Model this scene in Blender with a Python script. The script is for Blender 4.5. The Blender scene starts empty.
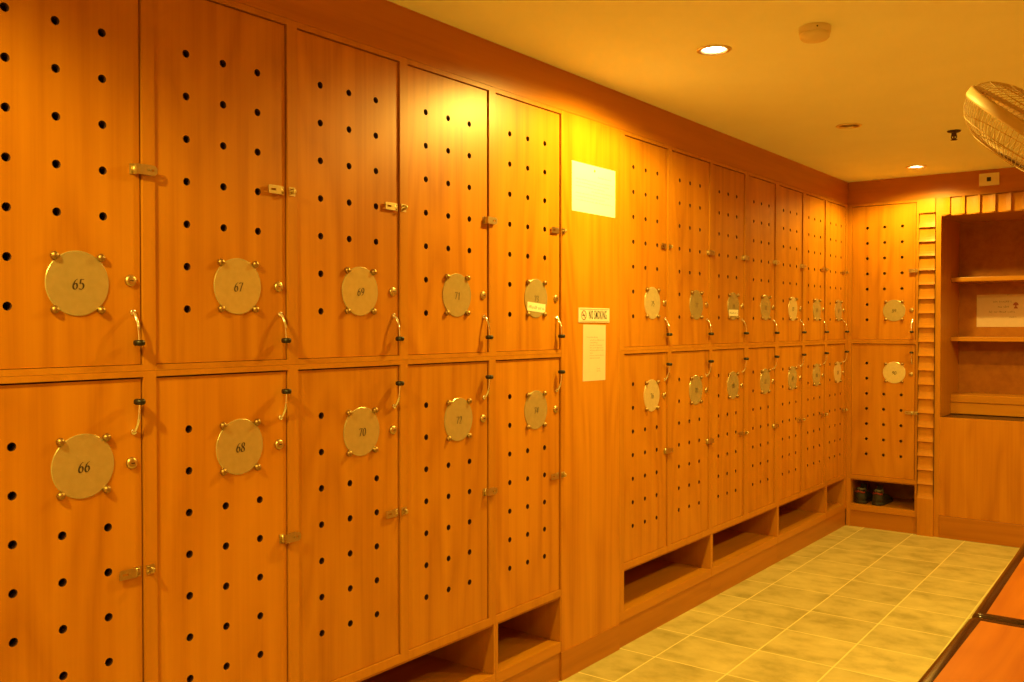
import bpy, bmesh, math, random
from mathutils import Vector, Matrix
from mathutils.geometry import tessellate_polygon

random.seed(7)
PI = math.pi
scene = bpy.context.scene
COL = scene.collection

# ------------------------------------------------------------------ render look
vs = scene.view_settings
scene.display_settings.display_device = 'sRGB'
vs.view_transform = 'Standard'
vs.look = 'None'
vs.gamma = 1.0
vs.use_curve_mapping = False
vs.exposure = 0.0
scene.cycles.max_bounces = 14
scene.cycles.diffuse_bounces = 10
scene.cycles.glossy_bounces = 5
scene.cycles.sample_clamp_indirect = 6.0
scene.cycles.use_denoising = True

# ------------------------------------------------------------------ measures (metres)
CEIL = 2.402
UT, UB, LT, LB, CB, CS = 2.229, 1.308, 1.279, 0.363, 0.336, 0.156
RAIL = 1.2935
TOP = 2.245
YE = 6.559          # face of the end wall units
XR = 3.3            # right wall
YB = -1.7           # wall behind the viewer
DEPTH = 0.45
LAMP_COL = (1.0, 0.68, 0.10)

# ------------------------------------------------------------------ materials
def newmat(name):
    m = bpy.data.materials.new(name)
    m.use_nodes = True
    nt = m.node_tree
    nt.nodes.clear()
    out = nt.nodes.new('ShaderNodeOutputMaterial')
    b = nt.nodes.new('ShaderNodeBsdfPrincipled')
    nt.links.new(b.outputs[0], out.inputs[0])
    return m, nt, b

def N(nt, t, **kw):
    n = nt.nodes.new('ShaderNode' + t)
    for k, v in kw.items():
        setattr(n, k, v)
    return n

def math_node(nt, op, a, b=None):
    n = N(nt, 'Math', operation=op)
    for i, v in enumerate((a, b)):
        if v is None: continue
        if isinstance(v, (int, float)): n.inputs[i].default_value = v
        else: nt.links.new(v, n.inputs[i])
    return n.outputs[0]

def ramp(nt, fac, stops):
    r = N(nt, 'ValToRGB')
    e = r.color_ramp.elements
    while len(e) < len(stops): e.new(0.5)
    for el, (p, c) in zip(e, stops):
        el.position = p
        el.color = (*c, 1)
    nt.links.new(fac, r.inputs[0])
    return r.outputs[0]

def wood(name, axis, dark, mid, light, rough=0.36, spec=0.28, vary=0.12, seed=0.0, figure=1.0):
    """Veneer: fine straight fibres plus slow cathedral figure running along one axis."""
    m, nt, b = newmat(name)
    tc = N(nt, 'TexCoord')
    oi = N(nt, 'ObjectInfo')
    off = N(nt, 'VectorMath', operation='SCALE')
    comb = N(nt, 'CombineXYZ')
    nt.links.new(oi.outputs['Random'], comb.inputs[0])
    nt.links.new(oi.outputs['Random'], comb.inputs[1])
    nt.links.new(oi.outputs['Random'], comb.inputs[2])
    nt.links.new(comb.outputs[0], off.inputs[0]); off.inputs['Scale'].default_value = 37.0
    add = N(nt, 'VectorMath', operation='ADD')
    nt.links.new(tc.outputs['Object'], add.inputs[0]); nt.links.new(off.outputs[0], add.inputs[1])
    def mapped(across, along):
        mp = N(nt, 'Mapping')
        s = [across] * 3
        s['XYZ'.index(axis)] = along
        mp.inputs['Scale'].default_value = s
        mp.inputs['Location'].default_value = (seed, seed * 1.7, seed * 0.6)
        nt.links.new(add.outputs[0], mp.inputs[0])
        return mp.outputs[0]
    # cathedral figure: stretched noise sliced into rings
    n1 = N(nt, 'TexNoise'); n1.inputs['Scale'].default_value = 1.0
    n1.inputs['Detail'].default_value = 2.0; n1.inputs['Roughness'].default_value = 0.4
    nt.links.new(mapped(3.6, 0.55), n1.inputs['Vector'])
    rings = math_node(nt, 'FRACT', math_node(nt, 'MULTIPLY', n1.outputs[0], 11.0))
    rings = math_node(nt, 'ABSOLUTE', math_node(nt, 'SUBTRACT', rings, 0.5))
    # fine fibres
    n2 = N(nt, 'TexNoise'); n2.inputs['Scale'].default_value = 1.0
    n2.inputs['Detail'].default_value = 5.0; n2.inputs['Roughness'].default_value = 0.62
    nt.links.new(mapped(85.0, 2.2), n2.inputs['Vector'])
    # broad streaks
    n3 = N(nt, 'TexNoise'); n3.inputs['Scale'].default_value = 1.0
    n3.inputs['Detail'].default_value = 3.0
    nt.links.new(mapped(19.0, 0.40), n3.inputs['Vector'])
    f = math_node(nt, 'ADD', math_node(nt, 'MULTIPLY', rings, 0.36 * figure), math_node(nt, 'MULTIPLY', n2.outputs[0], 0.26))
    f = math_node(nt, 'ADD', f, math_node(nt, 'MULTIPLY', n3.outputs[0], 0.58))
    f = math_node(nt, 'SUBTRACT', f, 0.090)
    c = ramp(nt, f, [(0.19, dark), (0.405, mid), (0.66, light)])
    hsv = N(nt, 'HueSaturation')
    nt.links.new(c, hsv.inputs['Color'])
    v = math_node(nt, 'ADD', math_node(nt, 'MULTIPLY', oi.outputs['Random'], vary), 1.0 - vary / 2)
    nt.links.new(v, hsv.inputs['Value'])
    nt.links.new(hsv.outputs[0], b.inputs['Base Color'])
    b.inputs['Roughness'].default_value = rough
    b.inputs['Specular IOR Level'].default_value = spec
    bp = N(nt, 'Bump'); bp.inputs['Strength'].default_value = 0.05; bp.inputs['Distance'].default_value = 0.002
    nt.links.new(n2.outputs[0], bp.inputs['Height'])
    nt.links.new(bp.outputs[0], b.inputs['Normal'])
    return m

W_D, W_M, W_L = (0.38, 0.132, 0.005), (0.50, 0.196, 0.007), (0.585, 0.250, 0.012)
M = {}
M['door'] = wood('door_veneer', 'Z', W_D, W_M, W_L, figure=0.85)
M['frame'] = wood('frame_wood', 'Z', (0.42, 0.160, 0.007), (0.495, 0.200, 0.009), (0.55, 0.235, 0.013), seed=3.1, figure=0.4, vary=0.05)
M['wood_x'] = wood('frame_wood_x', 'X', (0.42, 0.160, 0.007), (0.495, 0.200, 0.009), (0.55, 0.235, 0.013), seed=5.3, figure=0.4, vary=0.05)
M['wood_y'] = wood('frame_wood_y', 'Y', (0.42, 0.160, 0.007), (0.495, 0.200, 0.009), (0.55, 0.235, 0.013), seed=8.2, figure=0.4, vary=0.05)
F_D, F_M, F_L = (0.38, 0.132, 0.007), (0.46, 0.170, 0.010), (0.51, 0.20, 0.013)
M['frieze_x'] = wood('frieze_wood_x', 'X', F_D, F_M, F_L, seed=2.2, vary=0.03, figure=0.6)
M['frieze_y'] = wood('frieze_wood_y', 'Y', F_D, F_M, F_L, seed=4.2, vary=0.03, figure=0.6)
M['inner'] = wood('shaded_inner_wood', 'Y', (0.31, 0.105, 0.006), (0.39, 0.14, 0.008), (0.44, 0.17, 0.011), seed=6.0, vary=0.04, figure=0.4, rough=0.5)  # darker than the frame: recess shade is put into the wood colour
M['bench_top'] = wood('bench_veneer', 'Y', (0.34, 0.090, 0.004), (0.40, 0.117, 0.005), (0.45, 0.14, 0.008), seed=9.4, vary=0.03, figure=1.2, rough=0.45, spec=0.10)
M['bench_edge'] = wood('bench_dark_edge', 'Y', (0.022, 0.007, 0.003), (0.034, 0.010, 0.004), (0.048, 0.015, 0.006), seed=1.4, rough=0.16, spec=0.5)
M['plinth_x'] = wood('plinth_wood_x', 'X', (0.34, 0.122, 0.006), (0.42, 0.158, 0.008), (0.47, 0.185, 0.011), seed=2.9, vary=0.05, figure=0.5)
M['dark_top'] = wood('dark_counter', 'X', (0.025, 0.010, 0.004), (0.04, 0.014, 0.006), (0.05, 0.02, 0.008), seed=1.9, rough=0.3)

def plain(name, col, rough=0.5, metal=0.0, spec=0.5, noise=0.0, scale=30.0, bump=0.0):
    m, nt, b = newmat(name)
    tc = N(nt, 'TexCoord')
    n = N(nt, 'TexNoise'); n.inputs['Scale'].default_value = scale; n.inputs['Detail'].default_value = 3
    nt.links.new(tc.outputs['Object'], n.inputs['Vector'])
    lo = tuple(c * (1 - noise) for c in col); hi = tuple(min(1, c * (1 + noise)) for c in col)
    nt.links.new(ramp(nt, n.outputs[0], [(0.3, lo), (0.7, hi)]), b.inputs['Base Color'])
    b.inputs['Roughness'].default_value = rough
    b.inputs['Metallic'].default_value = metal
    b.inputs['Specular IOR Level'].default_value = spec
    if bump:
        bp = N(nt, 'Bump'); bp.inputs['Strength'].default_value = bump; bp.inputs['Distance'].default_value = 0.002
        nt.links.new(n.outputs[0], bp.inputs['Height']); nt.links.new(bp.outputs[0], b.inputs['Normal'])
    return m

M['ceiling'] = plain('ceiling_paint', (0.87, 0.93, 0.84), 0.85, noise=0.015, scale=4, spec=0.2)
M['brass'] = plain('brushed_brass', (0.60, 0.54, 0.27), 0.27, 0.62, noise=0.05, scale=60)
M['reflection_brass'] = plain('brass_painted_reflection', (0.82, 0.75, 0.44), 0.28, 0.55, noise=0.05, scale=60)  # lighter brass, the bright reflection on some plates put into its colour
M['stud'] = plain('aged_brass', (0.40, 0.26, 0.10), 0.45, 1.0, noise=0.1, scale=200)
M['bore'] = plain('dark_drilled_wood', (0.075, 0.022, 0.007), 0.8, noise=0.1)
M['hasp'] = plain('hasp_brass', (0.62, 0.50, 0.24), 0.36, 1.0, noise=0.06, scale=150)
M['chrome'] = plain('polished_chrome', (0.95, 0.94, 0.92), 0.10, 1.0)
M['black'] = plain('black_rubber', (0.012, 0.009, 0.008), 0.4, noise=0.1)
M['ink'] = plain('black_ink', (0.03, 0.02, 0.015), 0.5)
M['grey_ink'] = plain('grey_ink', (0.42, 0.36, 0.28), 0.7)
M['brown_ink'] = plain('brown_ink', (0.16, 0.08, 0.04), 0.6)
M['red_ink'] = plain('red_ink', (0.26, 0.04, 0.025), 0.5)
M['paper'] = plain('white_paper', (0.86, 0.86, 0.84), 0.7, noise=0.01, spec=0.2)
M['cream_paper'] = plain('cream_paper', (0.80, 0.76, 0.62), 0.7, noise=0.02, spec=0.2)
M['tan_paper'] = plain('tan_paper', (0.64, 0.46, 0.34), 0.6, noise=0.03, spec=0.3)
M['old_paper'] = plain('aged_paper', (0.70, 0.58, 0.46), 0.7, noise=0.02, spec=0.2)
M['sign'] = plain('sign_plastic', (0.76, 0.70, 0.56), 0.35, noise=0.01)
M['plastic'] = plain('cream_plastic', (0.74, 0.66, 0.46), 0.4, noise=0.02)
M['fan_plastic'] = plain('fan_cream_plastic', (0.58, 0.41, 0.18), 0.5, noise=0.03)
M['fan_dark'] = plain('fan_brown_plastic', (0.16, 0.08, 0.03), 0.35, noise=0.05)
M['fan_blade'] = plain('fan_blade_plastic', (0.52, 0.36, 0.17), 0.25, noise=0.04)
M['bronze'] = plain('dark_bronze', (0.07, 0.04, 0.025), 0.45, 0.6, noise=0.1)
M['ring'] = plain('lamp_ring_metal', (0.75, 0.66, 0.48), 0.3, 0.9, noise=0.02)
M['can'] = plain('lamp_reflector', (0.42, 0.34, 0.26), 0.3, 0.9, noise=0.05)
M['off_bulb'] = plain('unlit_bulb', (0.30, 0.26, 0.2), 0.15, noise=0.05)
M['shoe_black'] = plain('shoe_mesh', (0.03, 0.025, 0.025), 0.7, noise=0.2, scale=300, bump=0.3)
M['shoe_red'] = plain('shoe_red', (0.20, 0.02, 0.012), 0.6, noise=0.1)
M['shoe_grey'] = plain('shoe_grey', (0.13, 0.125, 0.12), 0.6, noise=0.1)
M['sole'] = plain('shoe_sole', (0.035, 0.03, 0.03), 0.7, noise=0.1)
M['painted'] = plain('cream_wall_paint', (0.84, 0.80, 0.62), 0.8, noise=0.02, scale=5, spec=0.2)
M['wall'] = wood('wall_panelling', 'Z', W_D, W_M, W_L, seed=7.7, figure=0.8, vary=0.0)

def emit(name, col, s):
    m = bpy.data.materials.new(name); m.use_nodes = True
    nt = m.node_tree; nt.nodes.clear()
    o = nt.nodes.new('ShaderNodeOutputMaterial'); e = nt.nodes.new('ShaderNodeEmission')
    e.inputs[0].default_value = (*col, 1); e.inputs[1].default_value = s
    nt.links.new(e.outputs[0], o.inputs[0])
    return m
M['bulb'] = emit('lit_bulb', (1.0, 0.75, 0.38), 40.0)

def tile_mat():
    m, nt, b = newmat('stone_floor_tile')
    tc = N(nt, 'TexCoord')
    sep = N(nt, 'SeparateXYZ'); nt.links.new(tc.outputs['Object'], sep.inputs[0])
    PX, PY = 0.322, 0.3405
    skew = math_node(nt, 'MULTIPLY', math_node(nt, 'SUBTRACT', sep.outputs[1], 3.443), 0.0155)
    ux = math_node(nt, 'DIVIDE', math_node(nt, 'SUBTRACT', math_node(nt, 'ADD', sep.outputs[0], skew), 0.168), PX)
    uy = math_node(nt, 'DIVIDE', math_node(nt, 'SUBTRACT', sep.outputs[1], 3.455), PY)
    def edge(u, p):
        f = math_node(nt, 'FRACT', u)
        return math_node(nt, 'MULTIPLY', math_node(nt, 'MINIMUM', f, math_node(nt, 'SUBTRACT', 1.0, f)), p)
    d = math_node(nt, 'MINIMUM', edge(ux, PX), edge(uy, PY))
    ss = N(nt, 'MapRange', interpolation_type='SMOOTHSTEP')
    nt.links.new(d, ss.inputs[0])
    ss.inputs[1].default_value = 0.0018; ss.inputs[2].default_value = 0.0042
    grout = ss.outputs[0]
    cmb = N(nt, 'CombineXYZ')
    nt.links.new(math_node(nt, 'FLOOR', ux), cmb.inputs[0]); nt.links.new(math_node(nt, 'FLOOR', uy), cmb.inputs[1])
    wn = N(nt, 'TexWhiteNoise', noise_dimensions='3D'); nt.links.new(cmb.outputs[0], wn.inputs['Vector'])
    sc = N(nt, 'VectorMath', operation='SCALE'); nt.links.new(wn.outputs['Color'], sc.inputs[0]); sc.inputs['Scale'].default_value = 9.0
    ad = N(nt, 'VectorMath', operation='ADD'); nt.links.new(tc.outputs['Object'], ad.inputs[0]); nt.links.new(sc.outputs[0], ad.inputs[1])
    mp = N(nt, 'Mapping'); mp.inputs['Scale'].default_value = (4.0, 5.0, 4.0); nt.links.new(ad.outputs[0], mp.inputs[0])
    n1 = N(nt, 'TexNoise'); n1.inputs['Scale'].default_value = 1.6; n1.inputs['Detail'].default_value = 5; n1.inputs['Roughness'].default_value = 0.6
    nt.links.new(mp.outputs[0], n1.inputs['Vector'])
    c = ramp(nt, n1.outputs[0], [(0.30, (0.35, 0.305, 0.110)), (0.5, (0.51, 0.445, 0.185)), (0.72, (0.61, 0.535, 0.24))])
    hsv = N(nt, 'HueSaturation'); nt.links.new(c, hsv.inputs['Color'])
    nt.links.new(math_node(nt, 'ADD', math_node(nt, 'MULTIPLY', wn.outputs['Value'], 0.16), 0.92), hsv.inputs['Value'])
    mix = N(nt, 'Mix', data_type='RGBA')
    nt.links.new(grout, mix.inputs['Factor'])
    mix.inputs[6].default_value = (0.84, 0.74, 0.36, 1)
    nt.links.new(hsv.outputs[0], mix.inputs[7])
    nt.links.new(mix.outputs[2], b.inputs['Base Color'])
    b.inputs['Roughness'].default_value = 0.45
    b.inputs['Specular IOR Level'].default_value = 0.35
    bp = N(nt, 'Bump'); bp.inputs['Strength'].default_value = 0.35; bp.inputs['Distance'].default_value = 0.003
    nt.links.new(math_node(nt, 'ADD', grout, math_node(nt, 'MULTIPLY', n1.outputs[0], 0.35)), bp.inputs['Height'])
    nt.links.new(bp.outputs[0], b.inputs['Normal'])
    return m
M['tile'] = tile_mat()

# ------------------------------------------------------------------ mesh building
class MB:
    def __init__(self):
        self.bm = bmesh.new()
        self.smooth = False
    def box(self, x0, x1, y0, y1, z0, z1, bevel=0.0, mi=0, seg=2):
        t = bmesh.new()
        vs_ = [t.verts.new(p) for p in ((x0,y0,z0),(x1,y0,z0),(x1,y1,z0),(x0,y1,z0),(x0,y0,z1),(x1,y0,z1),(x1,y1,z1),(x0,y1,z1))]
        for f in ((3,2,1,0),(4,5,6,7),(0,1,5,4),(1,2,6,5),(2,3,7,6),(3,0,4,7)):
            t.faces.new([vs_[i] for i in f])
        if bevel > 0:
            bmesh.ops.bevel(t, geom=t.edges[:], offset=bevel, segments=seg, profile=0.5, affect='EDGES')
        self.merge(t, mi)
        return self
    def merge(self, t, mi=0, mat=None, smooth=None):
        if mat is not None:
            bmesh.ops.transform(t, matrix=mat, verts=t.verts)
        mp = {v: self.bm.verts.new(v.co) for v in t.verts}
        for f in t.faces:
            try:
                nf = self.bm.faces.new([mp[v] for v in f.verts])
            except ValueError:
                continue
            nf.material_index = mi or f.material_index
            nf.smooth = f.smooth if smooth is None else smooth
        t.free()
        return self
    def lathe(self, prof, seg=24, mat=None, mi=0, smooth=True):
        """prof: (radius, height) pairs about local Z."""
        t = bmesh.new()
        rings = []
        for r, h in prof:
            if r < 1e-6: rings.append([t.verts.new((0, 0, h))])
            else: rings.append([t.verts.new((r*math.cos(2*PI*i/seg), r*math.sin(2*PI*i/seg), h)) for i in range(seg)])
        for a, b in zip(rings, rings[1:]):
            for i in range(seg):
                j = (i + 1) % seg
                if len(a) == 1 and len(b) == 1: continue
                if len(a) == 1: f = (a[0], b[j], b[i])
                elif len(b) == 1: f = (a[i], a[j], b[0])
                else: f = (a[i], a[j], b[j], b[i])
                t.faces.new(f).smooth = smooth
        bmesh.ops.recalc_face_normals(t, faces=t.faces)
        return self.merge(t, mi, mat)
    def tube(self, pts, r, seg=8, mi=0, closed=False, caps=True):
        """Round tube along a polyline; r is a number or one radius per point."""
        pts = [Vector(p) for p in pts]
        n = len(pts)
        rs = [r] * n if isinstance(r, (int, float)) else r
        t = bmesh.new()
        rings = []
        up = None
        for i, p in enumerate(pts):
            if closed: d = pts[(i+1) % n] - pts[i-1]
            else: d = pts[min(i+1, n-1)] - pts[max(i-1, 0)]
            d.normalize()
            if up is None:
                up = Vector((0, 0, 1)) if abs(d.z) < 0.9 else Vector((1, 0, 0))
            a = d.cross(up).normalized()
            up = a.cross(d).normalized()
            rings.append([t.verts.new(p + (a*math.cos(2*PI*k/seg) + up*math.sin(2*PI*k/seg)) * rs[i]) for k in range(seg)])
        m = n if closed else n - 1
        for i in range(m):
            A, B = rings[i], rings[(i+1) % n]
            for k in range(seg):
                j = (k+1) % seg
                t.faces.new((A[k], A[j], B[j], B[k])).smooth = True
        if caps and not closed:
            t.faces.new(rings[0][::-1]); t.faces.new(rings[-1])
        bmesh.ops.recalc_face_normals(t, faces=t.faces)
        return self.merge(t, mi)
    def plate(self, outer, holes, y0, y1, mi=0, hole_mi=None, plane='XZ'):
        """Slab with through holes. 2-D loops; 'XZ' has thickness along Y, 'XY' along Z."""
        mk = (lambda u, v, d: (u, d, v)) if plane == 'XZ' else (lambda u, v, d: (u, v, d))
        loops = [outer] + holes
        t = bmesh.new()
        tris = tessellate_polygon([[Vector((u, v, 0)) for u, v in L] for L in loops])
        flat = [p for L in loops for p in L]
        A = [t.verts.new(mk(u, v, y0)) for u, v in flat]
        B = [t.verts.new(mk(u, v, y1)) for u, v in flat]
        for tr in tris:
            try:
                t.faces.new([A[i] for i in tr]); t.faces.new([B[i] for i in reversed(tr)])
            except ValueError: pass
        o = 0
        for k, L in enumerate(loops):
            n = len(L)
            for i in range(n):
                j = (i+1) % n
                f = t.faces.new((A[o+i], A[o+j], B[o+j], B[o+i]))
                if k > 0 and hole_mi is not None: f.material_index = hole_mi
            o += n
        bmesh.ops.recalc_face_normals(t, faces=t.faces)
        return self.merge(t, mi)
    def poly(self, pts, mi=0):
        f = self.bm.faces.new([self.bm.verts.new(p) for p in pts])
        f.material_index = mi
        return self
    def prism(self, prof, axis_pts, mi=0):
        """Extrude a closed profile given as two lists of matching 3-D points."""
        t = bmesh.new()
        A = [t.verts.new(p) for p in prof]; B = [t.verts.new(p) for p in axis_pts]
        n = len(A)
        for i in range(n):
            j = (i+1) % n
            t.faces.new((A[i], A[j], B[j], B[i]))
        tr = t.faces.new(A[::-1]), t.faces.new(B)
        bmesh.ops.triangulate(t, faces=list(tr))
        bmesh.ops.recalc_face_normals(t, faces=t.faces)
        return self.merge(t, mi)
    def build(self, name, mats, parent=None, loc=None, rot=None):
        me = bpy.data.meshes.new(name)
        self.bm.to_mesh(me); self.bm.free()
        if not isinstance(mats, (list, tuple)): mats = [mats]
        for m in mats: me.materials.append(m)
        o = bpy.data.objects.new(name, me)
        COL.objects.link(o)
        if parent: o.parent = parent
        if loc is not None: o.location = loc
        if rot is not None: o.rotation_euler = rot
        return o

def tag(o, label, cat, group=None):
    o['label'] = label; o['category'] = cat
    if group: o['group'] = group
    return o

def thing(name, label, cat, loc=(0,0,0), rotz=0.0, group=None):
    o = bpy.data.objects.new(name, None)
    COL.objects.link(o)
    o.empty_display_size = 0.1
    o.location = loc; o.rotation_euler = (0, 0, rotz)
    return tag(o, label, cat, group)

def struct(o):
    o['kind'] = 'structure'
    return o

def circle(cx, cy, r, n=14):
    return [(cx + r*math.cos(2*PI*i/n), cy + r*math.sin(2*PI*i/n)) for i in range(n)]

# ------------------------------------------------------------------ lettering drawn with a broad nib
GLYPH = {
 '0': [[(.50,1.0),(.24,.86),(.14,.5),(.24,.14),(.50,0),(.76,.14),(.86,.5),(.76,.86),(.50,1.0)]],
 '1': [[(.28,.80),(.55,1.0)], [(.55,1.0),(.55,.5),(.55,0)], [(.3,0),(.8,0)]],
 '2': [[(.18,.74),(.28,.94),(.52,1.0),(.76,.88),(.78,.66),(.55,.36),(.16,.02)], [(.16,.02),(.5,.03),(.86,.02)]],
 '3': [[(.18,.86),(.45,1.0),(.74,.88),(.70,.64),(.42,.53)], [(.42,.53),(.76,.44),(.82,.2),(.52,0),(.18,.1)]],
 '4': [[(.66,0),(.66,.5),(.66,1.0)], [(.66,1.0),(.4,.64),(.10,.30)], [(.10,.30),(.5,.30),(.9,.30)]],
 '5': [[(.82,.98),(.55,.98),(.30,.98)], [(.30,.98),(.27,.75),(.24,.54)], [(.24,.54),(.52,.62),(.80,.46),(.80,.18),(.50,0),(.16,.08)]],
 '6': [[(.78,.98),(.46,.84),(.22,.52),(.18,.24),(.36,.02),(.62,.02),(.82,.22),(.76,.48),(.52,.58),(.26,.42)]],
 '7': [[(.14,.86),(.2,.98),(.5,.97),(.84,.98)], [(.84,.98),(.6,.55),(.38,0)]],
 '8': [[(.5,.53),(.24,.68),(.26,.92),(.5,1.0),(.74,.92),(.76,.68),(.5,.53),(.2,.34),(.2,.1),(.5,0),(.8,.1),(.8,.34),(.5,.53)]],
 '9': [[(.22,.02),(.54,.16),(.78,.48),(.82,.76),(.64,.98),(.38,.98),(.18,.78),(.24,.52),(.48,.42),(.74,.58)]],
}
def spline(p, n=7):
    if len(p) < 3: return p
    out = []
    for i in range(len(p)-1):
        p0, p1, p2, p3 = p[max(i-1,0)], p[i], p[i+1], p[min(i+2,len(p)-1)]
        for k in range(n):
            t = k/n
            out.append(tuple(0.5*((2*b) + (c-a)*t + (2*a-5*b+4*c-d)*t*t + (3*b-a-3*c+d)*t**3) for a,b,c,d in zip(p0,p1,p2,p3)))
    out.append(p[-1])
    return out
def digits(mb, text, cx, cz, h, y, mi=0, shear=0.10, nib=(0.078, 0.026)):
    adv = 0.62*h
    x = cx - adv*len(text)/2
    for ch in text:
        for st in GLYPH[ch]:
            q = [(x + (u*0.60 + v*shear)*h, cz + (v-0.5)*h) for u, v in spline(st)]
            wx, wz = nib[0]*h, nib[1]*h
            for (ax, az), (bx, bz) in zip(q, q[1:]):
                mb.poly([(ax-wx,y,az-wz),(bx-wx,y,bz-wz),(bx+wx,y,bz+wz),(ax+wx,y,az+wz)], mi)
                # hairline body so strokes along the nib keep a width
                dx, dz = bx-ax, bz-az; L = math.hypot(dx,dz) or 1; nx, nz = -dz/L*0.030*h, dx/L*0.030*h
                mb.poly([(ax-nx,y-.00005,az-nz),(bx-nx,y-.00005,bz-nz),(bx+nx,y-.00005,bz+nz),(ax+nx,y-.00005,az+nz)], mi)
        x += adv

def font_faces(text, size, bold=0.0, xscale=1.0):
    """Triangles of a line of text (built-in font), centred on the origin, in XY."""
    cu = bpy.data.curves.new('lettering', 'FONT')
    cu.body = text; cu.size = size; cu.align_x = 'CENTER'; cu.align_y = 'CENTER'; cu.offset = bold; cu.resolution_u = 3; cu.space_character = 1.18
    o = bpy.data.objects.new('lettering', cu)
    COL.objects.link(o)
    dg = bpy.context.evaluated_depsgraph_get()
    me = bpy.data.meshes.new_from_object(o.evaluated_get(dg))
    bm = bmesh.new(); bm.from_mesh(me)
    xs = [v.co.x for v in bm.verts]
    k = xscale/(max(xs)-min(xs)); mid = (max(xs)+min(xs))/2      # fit to this width
    for v in bm.verts: v.co.x = (v.co.x-mid)*k
    bpy.data.objects.remove(o); bpy.data.curves.remove(cu); bpy.data.meshes.remove(me)
    return bm

def print_lines(mb, rows, y, mi, rnd):
    """Rows of small unreadable print: (x_start, x_end, z, height). Built of letter-sized strokes."""
    for x0, x1, z, h in rows:
        x = x0
        while x < x1:
            wl = rnd.choice((2, 3, 4, 5, 7)) * h*0.62
            e = min(x + wl, x1)
            while x < e - 1e-6:
                up = h*(0.62 if rnd.random() < 0.7 else 1.0)
                mb.poly([(x,y,z),(x+h*0.16,y,z),(x+h*0.16,y,z+up),(x,y,z+up)], mi)
                if rnd.random() < 0.7:
                    zz = z + (0 if rnd.random() < .5 else 0.5*h)
                    mb.poly([(x,y,zz),(x+h*0.42,y,zz),(x+h*0.42,y,zz+h*0.14),(x,y,zz+h*0.14)], mi)
                x += h*0.6
            x += h*0.55

# ------------------------------------------------------------------ lockers
HOLE_R = 0.0098
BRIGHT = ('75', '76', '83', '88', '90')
HOLES = {'65': (1.0175, 0.107), '66': (1.024, 0.107), '67': (1.450, 0.1075), '68': (1.452, 0.1075), '89': (0.246, 0.114), '90': (0.246, 0.114)}
PLATES = {'65': 1.063, '66': 1.073, '67': 1.492, '68': 1.496, '69': 1.928, '70': 1.933, '71': 2.373, '72': 2.381, '73': 2.831, '74': 2.831,
          '75': 3.742, '76': 3.738, '77': 4.193, '78': 4.191, '79': 4.636, '80': 4.637, '81': 5.085, '82': 5.083, '83': 5.516, '84': 5.514,
          '85': 5.945, '86': 5.947, '87': 6.380, '88': 6.370, '89': 0.310, '90': 0.313}
ROT90X = Matrix.Rotation(PI/2, 4, 'X')      # lathe axis +Z -> -Y (towards the room)

def stud_bm():
    return [(0.0, 0.0115), (0.004, 0.0112), (0.0078, 0.0085), (0.0098, 0.004), (0.0088, 0.0), (0.0, 0.0)]

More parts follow.
